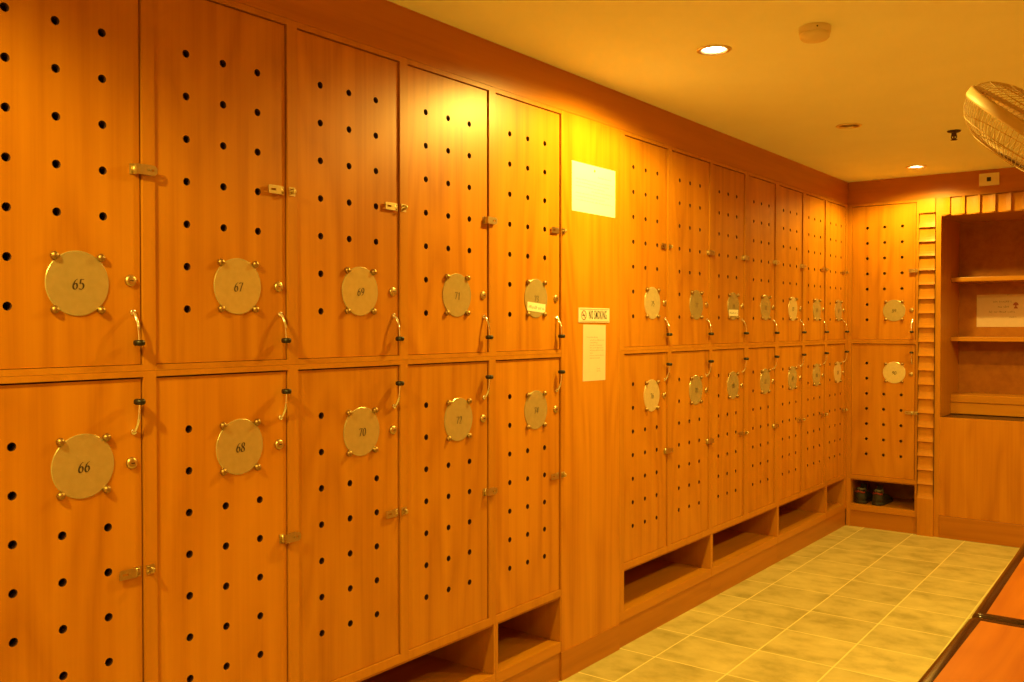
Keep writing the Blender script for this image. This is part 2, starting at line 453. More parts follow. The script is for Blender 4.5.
def make_locker(base, rotz, L, R, dl, dr, upper, number, label, group, hasp, dz=0.0, sticker=None, post=None, hshift=0.0):
    """Local frame: X along the front, -Y out of the front, Z up; origin on the front line at world z=0.
    L,R bounds of this unit, dl,dr edges of its door."""
    t = thing('locker', label, 'locker', base, rotz, group)
    zb, zt = (RAIL, TOP) if upper else (CB, RAIL)
    d0, d1 = (UB, UT) if upper else (LB, LT)
    e = 0.0003
    # hollow carcass with face frame
    mb = MB()
    if dl - L > 0.002: mb.box(L+e, dl, 0, 0.02, zb+e, zt-e)
    mb.box(dr, R-e, 0, 0.02, zb+e, zt-e)
    mb.box(dl, dr, 0, 0.02, d1, zt-e)
    mb.box(dl, dr, 0, 0.02, zb+e, d0)
    mb.box(L+e, L+0.012, 0.02, DEPTH, zb+e, zt-e)
    mb.box(R-0.012, R-e, 0.02, DEPTH, zb+e, zt-e)
    mb.box(L+0.012, R-0.012, 0.02, DEPTH, zt-0.012, zt-e)
    mb.box(L+0.012, R-0.012, 0.02, DEPTH, zb+e, zb+0.012)
    mb.box(L+0.012, R-0.012, DEPTH-0.008, DEPTH, zb+0.012, zt-0.012)
    body = mb.build('body', M['frame'], t)
    # door with its real air holes
    gl, gr, gt, gb = 0.0012, 0.0042, (0.0034 if upper else 0.0042), 0.0014
    x0, x1, z0, z1 = dl+gl, dr-gr, d0+gb, d1-gt
    cx, pit = HOLES.get(number, ((dl+dr)/2 - 0.006, 0.110))
    cols = (cx-pit, cx, cx+pit)
    holes = []
    ztop = {'65': 2.074, '67': 2.077, '69': 2.089, '71': 2.094, '73': 2.098, '75': 2.101, '77': 2.098, '79': 2.095, '81': 2.092, '83': 2.089, '85': 2.086, '87': 2.087}.get(number, 2.076)
    for k in range(7):
        z = (ztop - (ztop-1.443)/6*k) if upper else (0.514 + 0.1048*k)
        for ci, c in enumerate(cols):
            if k >= 5 and ci > 0: continue
            holes.append(circle(c, z, HOLE_R))
    mb = MB()
    mb.plate([(x0,z0),(x1,z0),(x1,z1),(x0,z1)], holes, 0.006, 0.024, hole_mi=1)
    dy = 0.006
    door = mb.build('door', [M['door'], M['bore']], t)
    # number plate
    px, pz = PLATES.get(number, cx + 0.047), (1.505 if upper else 1.083) - (0.008 if number == '65' else 0)
    rp = 0.0735
    mb = MB()
    mb.lathe([(0, 0.0028), (rp-0.0012, 0.0028), (rp, 0.0018), (rp, 0.0), (0, 0.0)], 56, Matrix.Translation((px, dy, pz)) @ ROT90X, smooth=False)
    digits(mb, number, px, pz-0.002, 0.0235, dy-0.0032, 1)
    o = mb.build('number_plate', [M['reflection_brass' if number in BRIGHT else 'brass'], M['ink']], door)
    for sx in (-1, 1):
        for sz in (-1, 1):
            mb = MB()
            mb.lathe(stud_bm(), 14, Matrix.Translation((px+sx*0.0535, dy-0.0015, pz+sz*0.0600)) @ ROT90X)
            mb.build('stud', M['stud'], door)
    if sticker:
        mb = MB()
        ang = sticker
        w, h = 0.058, 0.0165
        mb.box(-w, w, -0.0006, 0.0, -h, h, 0)
        print_lines(mb, [(-w*0.85, w*0.85, -0.006, 0.0115)], -0.0008, 1, random.Random(5))
        s = mb.build('sticker', [M['cream_paper'], M['ink']], door, loc=(px, dy-0.0030, pz-0.034), rot=(0, ang, 0))
        s['label'] = 'cream paper tape stuck across the plate'
    # cam lock
    lx, lz = dr-0.029, (1.508 if upper else 1.076)
    mb = MB()
    mb.lathe([(0, 0.0072), (0.0095, 0.0072), (0.0118, 0.0062), (0.0138, 0.0035), (0.0145, 0.0), (0, 0)], 20, Matrix.Translation((lx, dy, lz)) @ ROT90X)
    mb.box(lx-0.0045, lx+0.0045, dy-0.0076, dy-0.0070, lz-0.0012, lz+0.0012, mi=1)
    mb.build('cam_lock', [M['hasp'], M['ink']], door)
    # pull handle: chrome stem bending out and ending in a black grip
    hx = dr - 0.0235
    za, zg = (1.433, 1.361) if upper else (1.150, 1.222)
    s = -1 if upper else 1
    mb = MB()
    mb.lathe([(0, 0.005), (0.006, 0.005), (0.0075, 0.003), (0.008, 0), (0, 0)], 14, Matrix.Translation((hx, dy, za)) @ ROT90X)
    pts, rad = [], []
    for k in range(13):
        u = k/12
        out = 0.019*math.sin(min(1, u*1.35)*PI/2) + 0.003*u
        pts.append((hx + 0.002*u, dy - 0.003 - out, za + s*abs(zg-za)*(u**1.25)))
        rad.append(0.0042*(1-u) + 0.0030*u)
    mb.tube(pts, rad, 10)
    mb.build('pull_handle', M['chrome'], door)
    gx, gy = pts[-1][0], pts[-1][1]
    mb = MB()
    mb.lathe([(0, -0.0070), (0.0112, -0.0068), (0.0144, -0.0045), (0.0152, 0), (0.0144, 0.0045), (0.0112, 0.0068), (0, 0.0070)], 18, Matrix.Translation((gx, gy+0.001, zg)) @ Matrix.Diagonal((0.85, 1.0, 1.0, 1.0)))
    g = mb.build('handle_grip', M['black'], door); g['label'] = 'black puck-shaped grip'
    # hasp for a padlock
    hz = 1.772 if upper else 0.815
    if hasp == 'shut':
        mb = MB()
        a = dr - 0.030 - hshift
        mb.box(a, a+0.010, dy-0.0015, dy, hz-0.0125, hz+0.0125)
        mb.tube([(a+0.011, dy-0.004, hz-0.0125), (a+0.011, dy-0.004, hz+0.0125)], 0.0042, 10)
        arm = [(a+0.011, hz-0.0120), (a+0.056, hz-0.0120), (a+0.062, hz-0.006), (a+0.062, hz+0.006), (a+0.056, hz+0.0120), (a+0.011, hz+0.0120)]
        slot = [(a+0.036, hz-0.0028), (a+0.054, hz-0.0028), (a+0.054, hz+0.0028), (a+0.036, hz+0.0028)]
        mb.plate(arm, [slot], dy-0.0180, dy-0.0155)
        mb.box(a+0.0095, a+0.0125, dy-0.0180, dy-0.004, hz-0.0120, hz+0.0120)
        mb.build('hasp', M['hasp'], door)
        mb = MB()
        sx = a + 0.045
        if sx > dr - 0.004:
            mb.box(max(dr+0.0005, sx-0.012), sx+0.010, -0.0015, 0, hz-0.012, hz+0.012)
            mb.tube([(sx, 0, hz-0.007), (sx, -0.005, hz-0.0065), (sx, -0.0072, hz-0.0035), (sx, -0.0072, hz+0.0035), (sx, -0.005, hz+0.0065), (sx, 0, hz+0.007)], 0.0018, 8)
        mb.build('staple', M['hasp'], body)
    else:
        mb = MB()
        a = dr - 0.066
        # slotted arm folded back over the door, hinge knuckle, fixed leaf
        arm = [(a, hz-0.010), (a+0.004, hz-0.0115), (a+0.042, hz-0.0115), (a+0.042, hz+0.0115), (a+0.004, hz+0.0115), (a, hz+0.010)]
        slot = [(a+0.008, hz-0.0028), (a+0.024, hz-0.0028), (a+0.024, hz+0.0028), (a+0.008, hz+0.0028)]
        tilt = 0.010
        mb.plate(arm, [slot], dy-0.0085, dy-0.0065)
        mb.box(a+0.041, a+0.058, dy-0.0018, dy, hz-0.0120, hz+0.0120)
        mb.tube([(a+0.043, dy-0.0045, hz-0.0115), (a+0.043, dy-0.0045, hz+0.0115)], 0.0042, 10)
        for zz in (-0.006, 0.006):
            mb.lathe([(0, 0.0014), (0.0018, 0.0013), (0.0028, 0.0)], 10, Matrix.Translation((a+0.053, dy-0.0018, hz+zz)) @ ROT90X, mi=1)
        mb.build('hasp', [M['hasp'], M['stud']], door)
        mb = MB()
        sx = dr + 0.013 - hshift*0.4
        mb.box(sx-0.010, sx+0.012, -0.0016, 0, hz-0.012, hz+0.012)
        mb.tube([(sx-0.002, 0, hz-0.006), (sx-0.002, -0.012, hz-0.006), (sx+0.001, -0.0155, hz-0.003), (sx+0.001, -0.0155, hz+0.003), (sx-0.002, -0.012, hz+0.006), (sx-0.002, 0, hz+0.006)], 0.0024, 8)
        mb.lathe([(0, 0.009), (0.0035, 0.008), (0.0042, 0.005), (0.003, 0.0)], 10, Matrix.Translation((sx+0.006, -0.0015, hz)) @ ROT90X)
        mb.build('staple', M['hasp'], post or body)
    return t

cols1 = [(0.815, 1.2196), (1.2527, 1.653), (1.688, 2.095), (2.130, 2.542), (2.579, 2.992)]
cols2 = [(3.483, 3.886), (3.920, 4.337), (4.370, 4.779), (4.830, 5.224), (5.276, 5.673), (5.720, 6.094), (6.136, 6.517)]
def bounds(cols, first, last):
    b = [first] + [c[0] for c in cols[1:]] + [last]
    return list(zip(b, b[1:]))
b1 = bounds(cols1, 0.782, 2.9945)
b2 = bounds(cols2, 3.442, YE)
filler = thing('filler_panel', 'plain wooden panel between the two locker banks carrying paper notices', 'wall panel', (0, 0, 0), PI/2)
G1 = 'wooden lockers left of the notice panel'
G2 = 'wooden lockers past the notice panel'
hasps1 = {65: 'shut', 67: 'open', 69: 'open', 71: 'shut', 73: 'open', 66: 'open', 68: 'shut', 70: 'open', 72: 'shut', 74: 'open'}
extra = {73: ', cream tape across the plate', 65: ', nearest of the upper row', 66: ', nearest of the lower row'}
for i, ((dl, dr), (L, R)) in enumerate(zip(cols1, b1)):
    for up in (True, False):
        n = 65 + 2*i + (0 if up else 1)
        lab = '%s-row wooden locker with round brass plate numbered %d%s' % ('upper' if up else 'lower', n, extra.get(n, ''))
        make_locker((0, 0, 0), PI/2, L, R, dl, dr, up, str(n), lab, G1, hasps1[n], sticker=(0.07 if n == 73 else None), post=(filler if i == 4 else None))
ordn = ['first', 'second', 'third', 'fourth', 'fifth', 'sixth', 'seventh']
ups = ['open', 'shut', 'shut', 'shut', 'shut', 'open', 'open']
los = ['shut', 'shut', 'open', 'shut', 'open', 'open', 'open']
for i, ((dl, dr), (L, R)) in enumerate(zip(cols2, b2)):
    for up in (True, False):
        n = 75 + 2*i + (0 if up else 1)
        lab = '%s %s-row wooden locker past the notice panel' % (ordn[i], 'upper' if up else 'lower')
        if str(n) in BRIGHT: lab += ', number plate tinted bright as a reflection'
        if n == 79: lab += ', cream sticker on its brass plate'
        if i == 6: lab += ', in the corner'
        make_locker((0, 0, 0), PI/2, L, R, dl, dr, up, str(n), lab, G2, (ups if up else los)[i], sticker=(0.001 if n == 79 else None))
GE = 'lockers on the end wall'
for up in (True, False):
    lab = '%s wooden locker on the end wall beside the fluted shelf surround' % ('upper' if up else 'lower')
    make_locker((0, YE, 0), 0.0, 0.0, 0.470, 0.0288, 0.451, up, '89' if up else '90', lab, GE, 'shut' if up else 'open', hshift=0.018)

# ------------------------------------------------------------------ shoe cubbies under the lockers
def make_cubby(base, rotz, L, R, pl, pr, label, group):
    """Open shoe shelf; L,R bounds, pl,pr the opening between its cheeks."""
    t = thing('shoe_cubby', label, 'shoe cubby', base, rotz, group)
    e = 0.0004
    S0 = pl if rotz == 0 else L+e           # the end wall cubby has a corner post down to the floor
    MB().box(L+e, pl, 0, DEPTH, (0.0 if rotz == 0 else CS+e), CB-e).build('side_panel', M['frame'], t)
    MB().box(pr, R-e, 0, DEPTH, CS+e, CB-e).build('side_panel', M['frame'], t)
    MB().box(S0, R-e, 0.0, DEPTH, CS-0.042, CS, 0.0012).build('shelf', M['wood_x'], t)
    MB().box(S0, R-e, 0.005, 0.032, 0.0, CS-0.042).build('toe_kick', M['plinth_x'], t)
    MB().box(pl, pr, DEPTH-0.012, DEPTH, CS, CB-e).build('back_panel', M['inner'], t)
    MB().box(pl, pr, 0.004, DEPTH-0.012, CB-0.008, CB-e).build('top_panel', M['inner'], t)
    return t
GC = 'open shoe cubbies under the lockers'
h = 0.0125
p12 = b1[2][0]; p34 = b1[4][0]
make_cubby((0,0,0), PI/2, b1[0][0], p12, b1[0][0]+0.02, p12-h, 'wide open shoe cubby under lockers 66 and 68', GC)
make_cubby((0,0,0), PI/2, p12, p34, p12+h, p34-h, 'wide open shoe cubby under lockers 70 and 72', GC)
make_cubby((0,0,0), PI/2, p34, b1[4][1], p34+h, b1[4][1]-0.004, 'narrow open shoe cubby under locker 74', GC)
q = [b2[0][0], b2[2][0], b2[4][0], b2[6][0], b2[6][1]]
for i in range(4):
    lab = ['first wide open shoe cubby past the notice panel', 'second wide open shoe cubby past the notice panel',
           'third wide open shoe cubby past the notice panel', 'narrow shoe cubby at the far corner of the left wall'][i]
    make_cubby((0,0,0), PI/2, q[i], q[i+1], (cols2[0][0] if i == 0 else q[i]+h), (q[i+1]-h if i < 3 else cols2[6][1]), lab, GC)
make_cubby((0,YE,0), 0, 0.0, 0.470, 0.0288, 0.451, 'shoe cubby in the end wall holding a pair of dark trainers', GC)

# ------------------------------------------------------------------ blank panel with its notices
t = filler
MB().box(2.9955, 3.4415, 0.0, 0.02, 0.112, TOP-0.0005).build('board', M['door'], t)
MB().box(2.9955, 3.4415, -0.003, 0.02, 0.0, 0.112).build('plinth', M['plinth_x'], t)
# notices pinned on it (local X along the wall)
def on_left_wall(mb, name, mats, label, cat, y, z, tilt=0.0):
    o = mb.build(name, mats, None, loc=(0.0, y, z), rot=(0, 0, PI/2))
    o.rotation_euler = (Matrix.Rotation(PI/2, 3, 'Z') @ Matrix.Rotation(tilt, 3, 'Y')).to_euler()
    return tag(o, label, cat)
rn = random.Random(11)
mb = MB()
mb.box(-0.166, 0.166, -0.0008, 0, -0.099, 0.099)
rows = [(0.03, 0.14, 0.052, 0.006)] + [(-0.14 if k not in (3, 7) else -0.02, 0.145 - (k % 3)*0.03, 0.030-0.014*k, 0.006) for k in range(7)]
print_lines(mb, rows, -0.0010, 1, rn)
o = on_left_wall(mb, 'paper_notice', [M['paper'], M['grey_ink']], 'brightly lit white paper notice pinned high on the plain panel', 'notice', 3.2345, 1.9600)
mb = MB(); mb.lathe([(0, 0.006), (0.003, 0.006), (0.006, 0.003), (0.004, 0.0008)], 12, Matrix.Translation((0.0, 0, 0.078)) @ ROT90X)
mb.build('pin', M['hasp'], o)

mb = MB()
mb.box(-0.1195, 0.1195, -0.003, 0, -0.030, 0.030, 0.0012)
y = -0.0034
for (x0, x1, z0, z1) in ((-0.110, 0.112, 0.0235, 0.0250), (-0.110, 0.112, -0.0250, -0.0235)):
    mb.poly([(x0,y,z0),(x1,y,z0),(x1,y,z1),(x0,y,z1)], 1)
f = font_faces('NO SMOKING', 0.0500, 0.0010, 0.137)
mb.merge(f, 2, Matrix.Translation((0.026, y, 0.0)) @ ROT90X)
# no-smoking roundel
cx = -0.081
ro, ri = 0.0195, 0.0162
for k in range(28):
    a, b = 2*PI*k/28, 2*PI*(k+1)/28
    mb.poly([(cx+ro*math.cos(a),y,ro*math.sin(a)),(cx+ro*math.cos(b),y,ro*math.sin(b)),(cx+ri*math.cos(b),y,ri*math.sin(b)),(cx+ri*math.cos(a),y,ri*math.sin(a))], 1)
c, s_ = math.cos(-PI/4), math.sin(-PI/4)
rec = lambda u0, u1, v0, v1, mi, yy, c=c, s_=s_: mb.poly([(cx+u*c-v*s_, yy, u*s_+v*c) for u, v in ((u0,v0),(u1,v0),(u1,v1),(u0,v1))], mi)
rec(-0.0165, 0.0165, -0.0016, 0.0016, 1, y-0.0002)
mb.poly([(cx-0.012,y,-0.0022),(cx+0.006,y,-0.0022),(cx+0.006,y,0.0022),(cx-0.012,y,0.0022)], 2)
mb.poly([(cx+0.0075,y,-0.0022),(cx+0.010,y,-0.0022),(cx+0.010,y,0.0022),(cx+0.0075,y,0.0022)], 2)
mb.poly([(cx+0.008,y,0.004),(cx+0.0092,y,0.004),(cx+0.011,y,0.010),(cx+0.0098,y,0.010)], 2)
on_left_wall(mb, 'no_smoking_sign', [M['sign'], M['red_ink'], M['ink']], 'small cream NO SMOKING sign on the plain wooden panel', 'sign', 3.2335, 1.4445)

mb = MB()
mb.box(-0.087, 0.087, -0.0007, 0, -0.1155, 0.1155)
rows = [(-0.06, 0.025, 0.062, 0.0055)] + [(-0.035, (0.072, 0.03, 0.062, 0.066, 0.072)[k], 0.050-0.0105*k, 0.0050) for k in range(5)]
rows += [(-0.035, -0.012, -0.003, 0.005), (-0.035, 0.07, -0.013, 0.005), (-0.035, 0.04, -0.024, 0.005), (0.02, 0.045, -0.068, 0.005), (0.02, 0.05, -0.078, 0.005)]
print_lines(mb, rows, -0.0009, 1, rn)
on_left_wall(mb, 'paper_notice', [M['old_paper'], M['brown_ink']], 'narrow cream paper notice directly under the NO SMOKING sign', 'notice', 3.2375, 1.2900, 0.012)

# ------------------------------------------------------------------ shelf unit in the end wall
SY = YE + 0.297                      # front of the set-back shelves
BY = YE + 0.545                      # back panel
t = thing('shelf_unit', 'built-in wooden shelf unit with ribbed surround on the end wall', 'shelf unit', (0, YE, 0))
OX0, OX1, OT = 0.605, 1.515, 2.126
def saw_profile(n, pitch, d):
    out = []
    for k in range(n):
        for j in range(7):
            s = j/6
            out.append((k*pitch + s*pitch, d*(0.08*s + 0.92*s**3.2)))
    return out
FD = 0.015
def fluted_post(x0, x1, name='fluted_post'):
    mb = MB()
    zt, zb, n = 2.151, 0.248, 20
    p = (zt - zb)/n
    prof = [(zt - u, -dd) for u, dd in saw_profile(n, p, FD)]
    loop = [(2.2445, 0.03), (2.2445, -FD), (zt, -FD)] + [(z, y_) for z, y_ in prof] + [(zb, -FD), (0.0, -FD), (0.0, 0.03)]
    # drop duplicate neighbours
    cl = [loop[0]]
    for q_ in loop[1:]:
        if abs(q_[0]-cl[-1][0]) + abs(q_[1]-cl[-1][1]) > 1e-5: cl.append(q_)
    mb.prism([(x0, y_, z) for z, y_ in cl], [(x1, y_, z) for z, y_ in cl])
    return mb.build(name, M['frame'], t)
fluted_post(0.4705, 0.571)
fluted_post(1.549, 1.6495)
mb = MB()
n = 11; p = (1.549 - 0.571)/n
loop = [(0.571, 0.03)] + [(0.571 + u, -dd) for u, dd in saw_profile(n, p, FD)] + [(1.549, 0.03)]
cl = [loop[0]]
for q_ in loop[1:]:
    if abs(q_[0]-cl[-1][0]) + abs(q_[1]-cl[-1][1]) > 1e-5: cl.append(q_)
mb.prism([(x, y_, OT+0.006) for x, y_ in cl], [(x, y_, 2.2445) for x, y_ in cl])
mb.build('fluted_lintel', M['wood_x'], t)
MB().box(0.571, OX0, 0.0, 0.03, 0.0, OT+0.0055, 0.001).build('stile', M['frame'], t)
MB().box(OX1, 1.549, 0.0, 0.03, 0.0, OT+0.0055, 0.001).build('stile', M['frame'], t)
d_ = BY - YE
MB().box(OX0-0.02, OX0, 0.03, d_, 0.0, OT).build('side_panel', M['frame'], t)
MB().box(OX1, OX1+0.02, 0.03, d_, 0.0, OT).build('side_panel', M['frame'], t)
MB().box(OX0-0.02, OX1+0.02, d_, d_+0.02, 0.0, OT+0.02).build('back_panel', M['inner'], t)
MB().box(OX0, OX1, 0.001, d_, OT, OT+0.005).build('top_panel', M['wood_x'], t)
sf = SY - YE
for z in (1.732, 1.326):
    MB().box(OX0, OX1, sf, d_, z-0.030, z, 0.003).build('shelf', M['wood_x'], t)
MB().box(OX0, OX1, sf, d_, 0.878, 0.931, 0.004).build('shelf', M['wood_x'], t)
MB().box(OX0, OX1, sf+0.006, sf+0.03, 0.800, 0.877, 0.002).build('fascia', M['wood_x'], t)
MB().box(OX0, OX1, 0.012, sf+0.03, 0.782, 0.7955).build('countertop', M['dark_top'], t)
MB().box(OX0, OX1, 0.002, 0.022, 0.145, 0.797, 0.001).build('lower_panel', M['door'], t)
MB().box(OX0, OX1, -0.006, 0.02, 0.0, 0.144, 0.002).build('plinth', M['plinth_x'], t)

# notice pinned to the back of the shelves
rn = random.Random(3)
mb = MB()
w, hh = 0.1485, 0.112
mb.box(-w, w, -0.0012, 0, -hh, hh)
for (x0, x1, z, h_) in ((-0.045, 0.070, 0.056, 0.013), (-0.015, 0.050, 0.021, 0.015), (-0.070, 0.095, -0.014, 0.013), (0.055, 0.100, -0.050, 0.011)):
    print_lines(mb, [(x0, x1, z, h_)], -0.0015, 1, rn)
cx, cz = 0.094, 0.036           # dark red emblem: domed cap over a narrow foot
mb.poly([(cx+0.0165*math.cos(a), -0.0015, cz+0.021*math.sin(a)) for a in [PI*k/12 for k in range(13)]], 2)
mb.poly([(cx-0.004, -0.0016, cz-0.008), (cx+0.004, -0.0016, cz-0.008), (cx+0.004, -0.0016, cz), (cx-0.004, -0.0016, cz)], 2)
mb.poly([(cx+0.012*math.cos(a), -0.0015, cz-0.022+0.014*math.sin(a)) for a in [PI*k/12 for k in range(13)]], 2)
o = mb.build('shelf_notice', [M['tan_paper'], M['brown_ink'], M['red_ink']], None, loc=(0.8700, BY-0.0005, 1.506))
tag(o, 'cream landscape notice with a dark red emblem at the back of the shelves', 'notice')
mb = MB(); mb.lathe([(0, 0.006), (0.003, 0.006), (0.005, 0.003), (0.004, 0.001)], 12, Matrix.Translation((0.045, 0, 0.106)) @ ROT90X)
mb.build('pin', M['chrome'], o)

# socket plate on the frieze
t = thing('wall_socket', 'cream plate with a black square hole on the end wall frieze', 'socket', (0.889, YE, 2.338))
MB().box(-0.058, 0.058, -0.016, 0.0, -0.040, 0.040, 0.003).build('plate', M['plastic'], t)
MB().box(-0.012, 0.012, -0.0185, -0.0155, -0.013, 0.013, 0.001).build('insert', M['black'], t)

# ------------------------------------------------------------------ trainers in the end cubby
def make_shoe(x, yheel, rot, label, foot):
    t = thing('trainer', label, 'shoe', (x, yheel, CS+0.0005), rot, 'pair of dark trainers')
    # outline half widths along the length (0 heel .. 1 toe)
    def hw(u):
        base = 0.037*(1-u) + 0.049*u
        endh = math.sqrt(max(0, 1-max(0, (0.10-u)/0.10)**2)); endt = math.sqrt(max(0, 1-max(0, (u-0.80)/0.20)**2))
        return max(0.004, base*endh*endt*(1 - 0.16*math.exp(-((u-0.42)/0.14)**2)))
    def cl(u): return foot*0.012*math.sin(u*PI)*u
    Ls = 0.275
    def loft(zfun0, zfun1, shrink0, shrink1, nu=22, na=14, mi=0, mb=None, u0=0, u1=1, power=0.7):
        t_ = bmesh.new(); rings = []
        for i in range(nu+1):
            u = u0 + (u1-u0)*i/nu
            ring = []
            for k in range(na+1):
                a = PI*k/na
                sgn = math.copysign(abs(math.cos(a))**power, math.cos(a))
                hgt = math.sin(a)**power
                zz = zfun0(u) + (zfun1(u)-zfun0(u))*hgt
                sh = shrink0 + (shrink1-shrink0)*hgt
                ring.append(t_.verts.new((cl(u) + sgn*hw(u)*sh, u*Ls, zz)))
            rings.append(ring)
        for A, B in zip(rings, rings[1:]):
            for k in range(na):
                t_.faces.new((A[k], A[k+1], B[k+1], B[k])).smooth = True
            t_.faces.new((A[0], B[0], B[-1], A[-1]))
        t_.faces.new(rings[0]); t_.faces.new(rings[-1][::-1])
        bmesh.ops.recalc_face_normals(t_, faces=t_.faces)
        mb.merge(t_, mi)
    top = lambda u: 0.105 if u < 0.16 else (0.105 - 0.028*math.sin(min(1, (u-0.16)/0.14)*PI/2) if u < 0.30 else (0.098 - 0.055*((u-0.30)/0.5) if u < 0.80 else 0.043 - 0.014*((u-0.8)/0.2)))
    mb = MB(); loft(lambda u: 0.0, lambda u: 0.024 + 0.008*max(0, u-0.85)/0.15, 1.02, 1.04, mb=mb, power=0.35)
    mb.build('sole', M['sole'], t)
    mb = MB(); loft(lambda u: 0.022, top, 1.0, 0.74, mb=mb)
    mb.build('upper', M['shoe_black'], t)
    # padded collar round the foot opening
    mb = MB()
    pts = []
    for k in range(20):
        a = 2*PI*k/20
        u = 0.20 + 0.16*math.cos(a)
        pts.append((cl(u) + 0.025*math.sin(a), u*Ls, top(max(0.02, u)) - 0.004 + 0.012*max(0, math.cos(a))))
    mb.tube(pts, 0.0065, 8, closed=True)
    mb.build('collar', M['shoe_grey'], t)
    mb = MB()
    mb.tube([(0.030*math.sin(a_), 0.028 - 0.031*math.cos(a_), 0.083 + 0.004*math.cos(3*a_)) for a_ in [math.radians(q_) for q_ in range(-80, 81, 16)]], 0.0062, 8)
    mb.build('heel_tab', M['shoe_red'], t)
    mb = MB(); mb.tube([(-0.007, 0.006, 0.092), (-0.007, -0.004, 0.106), (0.0, -0.006, 0.113), (0.007, -0.004, 0.106), (0.007, 0.006, 0.092)], 0.0032, 6)
    mb.build('pull_loop', M['shoe_grey'], t)
    mb = MB()
    mb.box(-0.020, 0.020, 0.085, 0.098, 0.090, 0.128, 0.004)
    mb.build('tongue', M['shoe_black'], t)
    mb = MB()
    for k in range(5):
        u = 0.40 + 0.07*k
        mb.tube([(cl(u) - 0.022, u*Ls, top(u)-0.010), (cl(u), u*Ls+0.004, top(u)+0.002), (cl(u) + 0.022, u*Ls, top(u)-0.010)], 0.0028, 6)
    mb.build('laces', M['shoe_red'], t)
make_shoe(0.078, YE+0.034, -0.04, 'dark trainer with red heel tab, beside the cubby side wall', -1)
make_shoe(0.196, YE+0.030, 0.02, 'dark trainer with red heel tab, nearer the cubby middle', 1)

# ------------------------------------------------------------------ benches
def make_bench(y0, y1, x0, x1, label, rz=0.0):
    t = thing('bench', label, 'bench', ((x0+x1)/2, (y0+y1)/2, 0), rz, 'dark-edged benches')
    a, b = (x1-x0)/2, (y1-y0)/2
    H = 0.45
    MB().box(-a+0.0415, a-0.0415, -b+0.0415, b-0.0415, H-0.028, H-0.0015).build('top_panel', M['bench_top'], t)
    # bullnose rim swept round the top with rounded corners
    rc, wd, hb = 0.035, 0.042, 0.046
    path = []
    for qx, qy, a0 in ((a-rc, b-rc, 0), (-a+rc, b-rc, 90), (-a+rc, -b+rc, 180), (a-rc, -b+rc, 270)):
        for k in range(7):
            an = math.radians(a0 + 15*k)
            path.append((qx, qy, math.cos(an), math.sin(an)))
    prof = [(wd, H-hb), (0.012, H-hb)] + [(0.020 - 0.020*math.cos(math.radians(u)), H-0.023 + 0.023*math.sin(math.radians(u))) for u in range(-60, 91, 15)] + [(wd, H-0.001)]
    t_ = bmesh.new(); rings = []
    for qx, qy, nx, ny in path:
        rings.append([t_.verts.new((qx + nx*(rc-d), qy + ny*(rc-d), z)) for d, z in prof])
    for k in range(len(rings)):
        A, B = rings[k], rings[(k+1) % len(rings)]
        for m in range(len(prof)):
            n_ = (m+1) % len(prof)
            t_.faces.new((A[m], B[m], B[n_], A[n_])).smooth = m < len(prof)-1
    bmesh.ops.recalc_face_normals(t_, faces=t_.faces)
    mb = MB(); mb.merge(t_)
    o = mb.build('edge_rim', M['bench_edge'], t); o['label'] = 'dark rounded edge rim'
    for sx in (-1, 1):
        for sy in (-1, 1):
            MB().box(sx*(a-0.075)-0.03, sx*(a-0.075)+0.03, sy*(b-0.09)-0.03, sy*(b-0.09)+0.03, 0.0, H-0.04, 0.004).build('leg', M['frame'], t)
    for sx in (-1, 1):
        MB().box(sx*(a-0.075)-0.011, sx*(a-0.075)+0.011, -b+0.12, b-0.12, H-0.115, H-0.029, 0.002).build('apron', M['wood_y'], t)
    for sy in (-1, 1):
        MB().box(-a+0.105, a-0.105, sy*(b-0.09)-0.011, sy*(b-0.09)+0.011, H-0.115, H-0.029, 0.002).build('apron', M['wood_x'], t)
make_bench(1.345, 3.317, 1.404, 1.964, 'nearer dark-edged orange wood bench, at the picture corner')
make_bench(3.330, 5.302, 1.381, 1.941, 'farther dark-edged orange wood bench, end to end with the nearer one', 0.024)

# ------------------------------------------------------------------ room shell
lamps = [(0.580, 0.02, True), (0.580, 1.57, False), (0.583, 3.118, True), (0.575, 4.705, False), (0.540, 6.170, True),
         (2.05, 0.02, True), (2.05, 1.57, False), (2.30, 3.950, True), (2.30, 2.75, False), (2.3, 5.250, True)]  # unseen bench-side row; its lit lamps are added to brighten floor and ceiling
X0, Y1 = -DEPTH-0.02, BY+0.04
mb = MB(); mb.box(X0, XR, YB, Y1, -0.05, 0.0); struct(mb.build('floor', M['tile']))
mb = MB()
mb.plate([(X0, YB), (XR, YB), (XR, Y1), (X0, Y1)], [circle(x, y, 0.050, 24) for x, y, _ in lamps], CEIL, CEIL+0.012, plane='XY')
struct(mb.build('ceiling', M['ceiling']))
struct(MB().box(X0-0.05, X0, YB, Y1, 0, CEIL+0.1).build('wall_left', M['wall']))
struct(MB().box(XR, XR+0.05, YB, Y1, 0, CEIL+0.1).build('wall_right', M['wall']))
struct(MB().box(X0, XR, YB-0.05, YB, 0, CEIL+0.1).build('wall_back', M['painted']))
struct(MB().box(X0, XR, Y1, Y1+0.05, 0, CEIL+0.1).build('wall_end', M['wall']))
# frieze boards over the lockers and over the end wall
struct(MB().box(-0.02, 0.001, YB, YE+0.0, TOP+0.0005, CEIL-0.0005).build('trim_1', M['frieze_y']))
struct(MB().box(0.0012, XR, YE-0.001, YE+0.02, 2.2452, CEIL-0.0005).build('trim_2', M['frieze_x']))
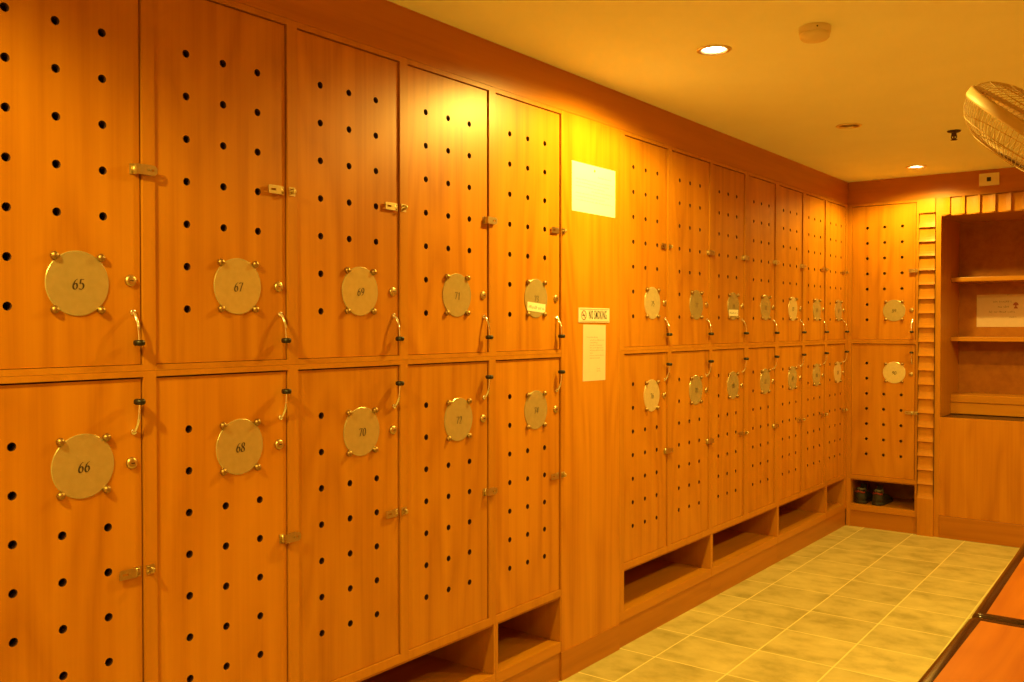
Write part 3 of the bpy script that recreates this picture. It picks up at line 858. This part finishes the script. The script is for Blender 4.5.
# plain panelling on the stretch of the walls outside the picture
struct(MB().box(-0.02, 0.0, YB, b1[0][0]-0.0005, 0, TOP).build('trim_3', M['wall']))
struct(MB().box(1.650, XR, YE, YE+0.02, 0, 2.2448).build('trim_4', M['wall']))

# ------------------------------------------------------------------ ceiling fittings
GD = 'recessed ceiling downlights'
for i, (x, y, on) in enumerate(lamps):
    if i == 2: lab = 'glaring lit downlight in the ceiling above the plain panel'
    elif i == 3: lab = 'unlit recessed downlight in the ceiling between the two lit ones'
    elif i == 4: lab = 'small lit downlight in the ceiling close to the end wall'
    else:
        lab = {0: 'lit recessed downlight above the lockers numbered 65 and 66, nearest the back wall', 1: 'unlit recessed downlight above the lockers numbered 67 and 68',
               5: 'added unseen lit downlight by the back wall, brightening the bench side', 6: 'unlit recessed downlight level with the near end of the benches',
               7: 'added unseen lit downlight beyond the fan, brightening the bench side', 8: 'unlit recessed downlight beside the fan on the bench side',
               9: 'added unseen lit downlight brightening the floor at the far end of the benches'}[i]
    t = thing('downlight', lab, 'downlight', (x, y, CEIL), 0, GD)
    mb = MB(); mb.lathe([(0.047, 0.006), (0.047, -0.002), (0.052, -0.005), (0.060, -0.003), (0.063, 0.0), (0.063, 0.0)], 32)
    mb.build('trim_ring', M['ring'], t)
    mb = MB(); mb.lathe([(0.0495, 0.0), (0.0495, 0.05), (0.030, 0.085), (0.0, 0.085)], 24)
    mb.build('housing', M['can'], t)
    mb = MB(); mb.lathe([(0.0, 0.002), (0.022, 0.005), (0.038, 0.016), (0.040, 0.034), (0.030, 0.058), (0.014, 0.075), (0.014, 0.084)], 20)
    mb.build('bulb', M['bulb'] if on else M['off_bulb'], t)
    if on:
        ld = bpy.data.lights.new('downlight_beam', 'SPOT')
        ld.energy = (160.0, 0, 132.0, 0, 58.0, 50.0, 0, 80.0, 0, 110.0)[i]; ld.color = LAMP_COL; ld.spot_size = math.radians(169 if i == 2 else 157); ld.spot_blend = 0.30 if i == 2 else 0.35
        ld.shadow_soft_size = 0.03
        lo = bpy.data.objects.new('downlight_beam', ld); COL.objects.link(lo)
        lo.parent = t; lo.location = (0, 0, -0.012)

t = thing('smoke_detector', 'round cream smoke detector on the ceiling', 'smoke detector', (0.962, 3.085, CEIL))
mb = MB(); mb.lathe([(0, 0.0), (0.050, 0.0), (0.052, -0.004), (0.051, -0.020), (0.048, -0.022)], 36); mb.build('base', M['plastic'], t)
mb = MB(); mb.lathe([(0.0475, -0.0215), (0.0495, -0.024), (0.047, -0.036), (0.040, -0.043), (0.0, -0.0445)], 36)
mb.build('cover', M['plastic'], t)
mb = MB()
a = math.radians(-62)
mb.lathe([(0.0, 0.002), (0.0022, 0.0015), (0.0028, 0.0)], 10, Matrix.Translation((0.0515*math.cos(a), 0.0515*math.sin(a), -0.012)) @ Matrix.Rotation(a, 4, 'Z') @ Matrix.Rotation(PI/2, 4, 'Y'))
mb.build('indicator', M['black'], t)

t = thing('sprinkler', 'small dark fire sprinkler head on the ceiling near the fan', 'sprinkler', (0.968, 5.152, CEIL))
mb = MB(); mb.lathe([(0, 0), (0.034, 0.0), (0.030, -0.006), (0.016, -0.010), (0.0, -0.010)], 24); mb.build('escutcheon', M['bronze'], t)
mb = MB(); mb.lathe([(0.012, -0.008), (0.013, -0.024), (0.009, -0.028)], 16)
for s in (-1, 1):
    mb.tube([(s*0.011, 0, -0.024), (s*0.012, 0, -0.034), (s*0.004, 0, -0.046)], 0.003, 8)
mb.lathe([(0, -0.026), (0.004, -0.027), (0.0045, -0.040), (0, -0.044)], 10)
mb.build('body', M['bronze'], t)
mb = MB(); mb.lathe([(0, -0.044), (0.015, -0.045), (0.017, -0.047), (0, -0.048)], 18); mb.build('deflector', M['bronze'], t)

# ------------------------------------------------------------------ ceiling fan in a cage
YAW = 0.649213921
Rv = Vector((math.cos(YAW), math.sin(YAW), 0)); Fv = Vector((-math.sin(YAW), math.cos(YAW), 0)); Uv = Vector((0, 0, 1))
FC = Vector((1.632, 3.0, 1.957))                        # cage centre
vd = (Fv + 0.559*Rv + 0.232*Uv).normalized()              # line of sight to the fan, only used to set its tilt
ir = (Rv - vd*Rv.dot(vd)).normalized(); iu = ir.cross(vd)
tl = math.radians(3)
nrm = (math.cos(tl)*(-0.515*ir - 0.857*iu) + math.sin(tl)*vd).normalized()       # blowing direction, down and to the side
zax = -nrm                                                # local +Z: back of the fan
xax = Rv - zax*Rv.dot(zax); xax.normalize()
yax = zax.cross(xax)
ROT = Matrix((xax, yax, zax)).transposed().to_4x4()
FM = Matrix.Translation(FC) @ ROT
t = thing('ceiling_fan', 'cream caged fan hanging tilted from the ceiling', 'fan', (FC.x, FC.y, CEIL))
INV = Matrix.Translation((-FC.x, -FC.y, -CEIL))
def fan_part(mb, name, mat):
    bmesh.ops.transform(mb.bm, matrix=INV @ FM, verts=mb.bm.verts)
    return mb.build(name, mat, t)
R0 = 0.215
mb = MB(); mb.lathe([(R0-0.006, -0.014), (R0+0.003, -0.016), (R0+0.007, -0.010), (R0+0.007, 0.010), (R0+0.003, 0.016), (R0-0.006, 0.014), (R0-0.006, -0.014)], 72)
fan_part(mb, 'rim', M['fan_plastic'])
def guard(sign, depth, r_in, nw):
    mb = MB()
    def pr(s):   # s 0 rim .. 1 hub
        r = R0 + (r_in - R0)*s**1.45
        return r, sign*(0.012 + depth*math.sin(min(1, s*1.12)*PI/2)**0.8)
    for k in range(nw):
        a = 2*PI*k/nw
        pts = []
        for j in range(8):
            s = j/7
            r, zz = pr(s)
            aa = a + 0.25*s
            pts.append((r*math.cos(aa), r*math.sin(aa), zz))
        mb.tube(pts, 0.0009, 5, caps=False)
    for s in (0.30, 0.62):
        r, zz = pr(s)
        mb.tube([(r*math.cos(2*PI*k/48), r*math.sin(2*PI*k/48), zz) for k in range(48)], 0.0016, 5, closed=True)
    r, zz = pr(1.0)
    mb.tube([(r*math.cos(2*PI*k/32), r*math.sin(2*PI*k/32), zz) for k in range(32)], 0.003, 6, closed=True)
    return mb
fan_part(guard(-1, 0.092, 0.052, 78), 'front_guard', M['fan_plastic'])
fan_part(guard(1, 0.058, 0.055, 78), 'rear_guard', M['fan_plastic'])
mb = MB(); mb.lathe([(0, -0.112), (0.030, -0.111), (0.050, -0.107), (0.056, -0.102), (0.0, -0.100)], 32)
fan_part(mb, 'badge', M['fan_dark'])
for k in range(3):
    a = 2*PI*k/3 + 0.35
    tb = bmesh.new()
    g = []
    for i in range(9):
        s = i/8
        r = 0.028 + 0.165*s
        half = 0.020 + 0.052*math.sin(min(1.0, s*1.25)*PI/2)*(1 if s < 0.85 else math.sqrt(max(0.05, 1-((s-0.85)/0.15)**2)))
        row = []
        for j in range(7):
            v = -1 + 2*j/6
            th = a + v*half/r*0.9
            row.append((r*math.cos(th), r*math.sin(th), 0.024*v*(1-0.35*s) + 0.006*(1-v*v)))
        g.append(row)
    va = [[tb.verts.new(p) for p in row] for row in g]
    vb = [[tb.verts.new((p[0], p[1], p[2]-0.0022)) for p in row] for row in g]
    for i in range(8):
        for j in range(6):
            tb.faces.new((va[i][j], va[i+1][j], va[i+1][j+1], va[i][j+1])).smooth = True
            tb.faces.new((vb[i][j+1], vb[i+1][j+1], vb[i+1][j], vb[i][j])).smooth = True
    for i in range(8):
        tb.faces.new((va[i][0], vb[i][0], vb[i+1][0], va[i+1][0])); tb.faces.new((va[i+1][6], vb[i+1][6], vb[i][6], va[i][6]))
    for j in range(6):
        tb.faces.new((va[8][j], vb[8][j], vb[8][j+1], va[8][j+1])); tb.faces.new((va[0][j+1], vb[0][j+1], vb[0][j], va[0][j]))
    mb = MB(); mb.merge(tb)
    fan_part(mb, 'blade', M['fan_blade'])
mb = MB(); mb.lathe([(0, -0.034), (0.020, -0.030), (0.030, -0.018), (0.030, 0.020), (0, 0.020)], 24)
fan_part(mb, 'hub', M['fan_dark'])
mb = MB(); mb.lathe([(0.0, 0.060), (0.050, 0.062), (0.056, 0.070), (0.056, 0.125), (0.046, 0.142), (0.0, 0.148)], 32)
mb.lathe([(0, 0.018), (0.006, 0.018), (0.006, 0.062)], 10)
fan_part(mb, 'motor_housing', M['fan_plastic'])
# stalk up to the ceiling
back = FC + zax*0.135
top = Vector((back.x + 0.02, back.y + 0.02, CEIL))
mb = MB()
mb.tube([back, back + zax*0.05, back + zax*0.075 + Vector((0, 0, 0.025)), Vector((top.x, top.y, CEIL-0.08)), Vector((top.x, top.y, CEIL-0.01))], [0.020, 0.019, 0.017, 0.016, 0.016], 14)
bmesh.ops.transform(mb.bm, matrix=INV, verts=mb.bm.verts)
mb.build('stalk', M['fan_plastic'], t)
mb = MB(); mb.lathe([(0, 0), (0.062, 0.0), (0.060, -0.018), (0.040, -0.040), (0.018, -0.046), (0, -0.046)], 28, Matrix.Translation((top.x-FC.x, top.y-FC.y, 0)))
mb.build('canopy', M['fan_plastic'], t)

# ------------------------------------------------------------------ world and camera
w = bpy.data.worlds.new('room_air'); scene.world = w
w.use_nodes = True
w.node_tree.nodes['Background'].inputs[0].default_value = (0.0, 0.0, 0.0, 1)
cam = bpy.data.cameras.new('camera')
cam.sensor_width = 36.0; cam.sensor_fit = 'HORIZONTAL'
cam.lens = 36.0*921.2965/1024.0
cam.clip_start = 0.02
co = bpy.data.objects.new('camera', cam); COL.objects.link(co)
co.location = (2.03, 0.0, 1.40111)
co.rotation_euler = (PI/2 - 0.01642978, 0.0, YAW)
scene.camera = co
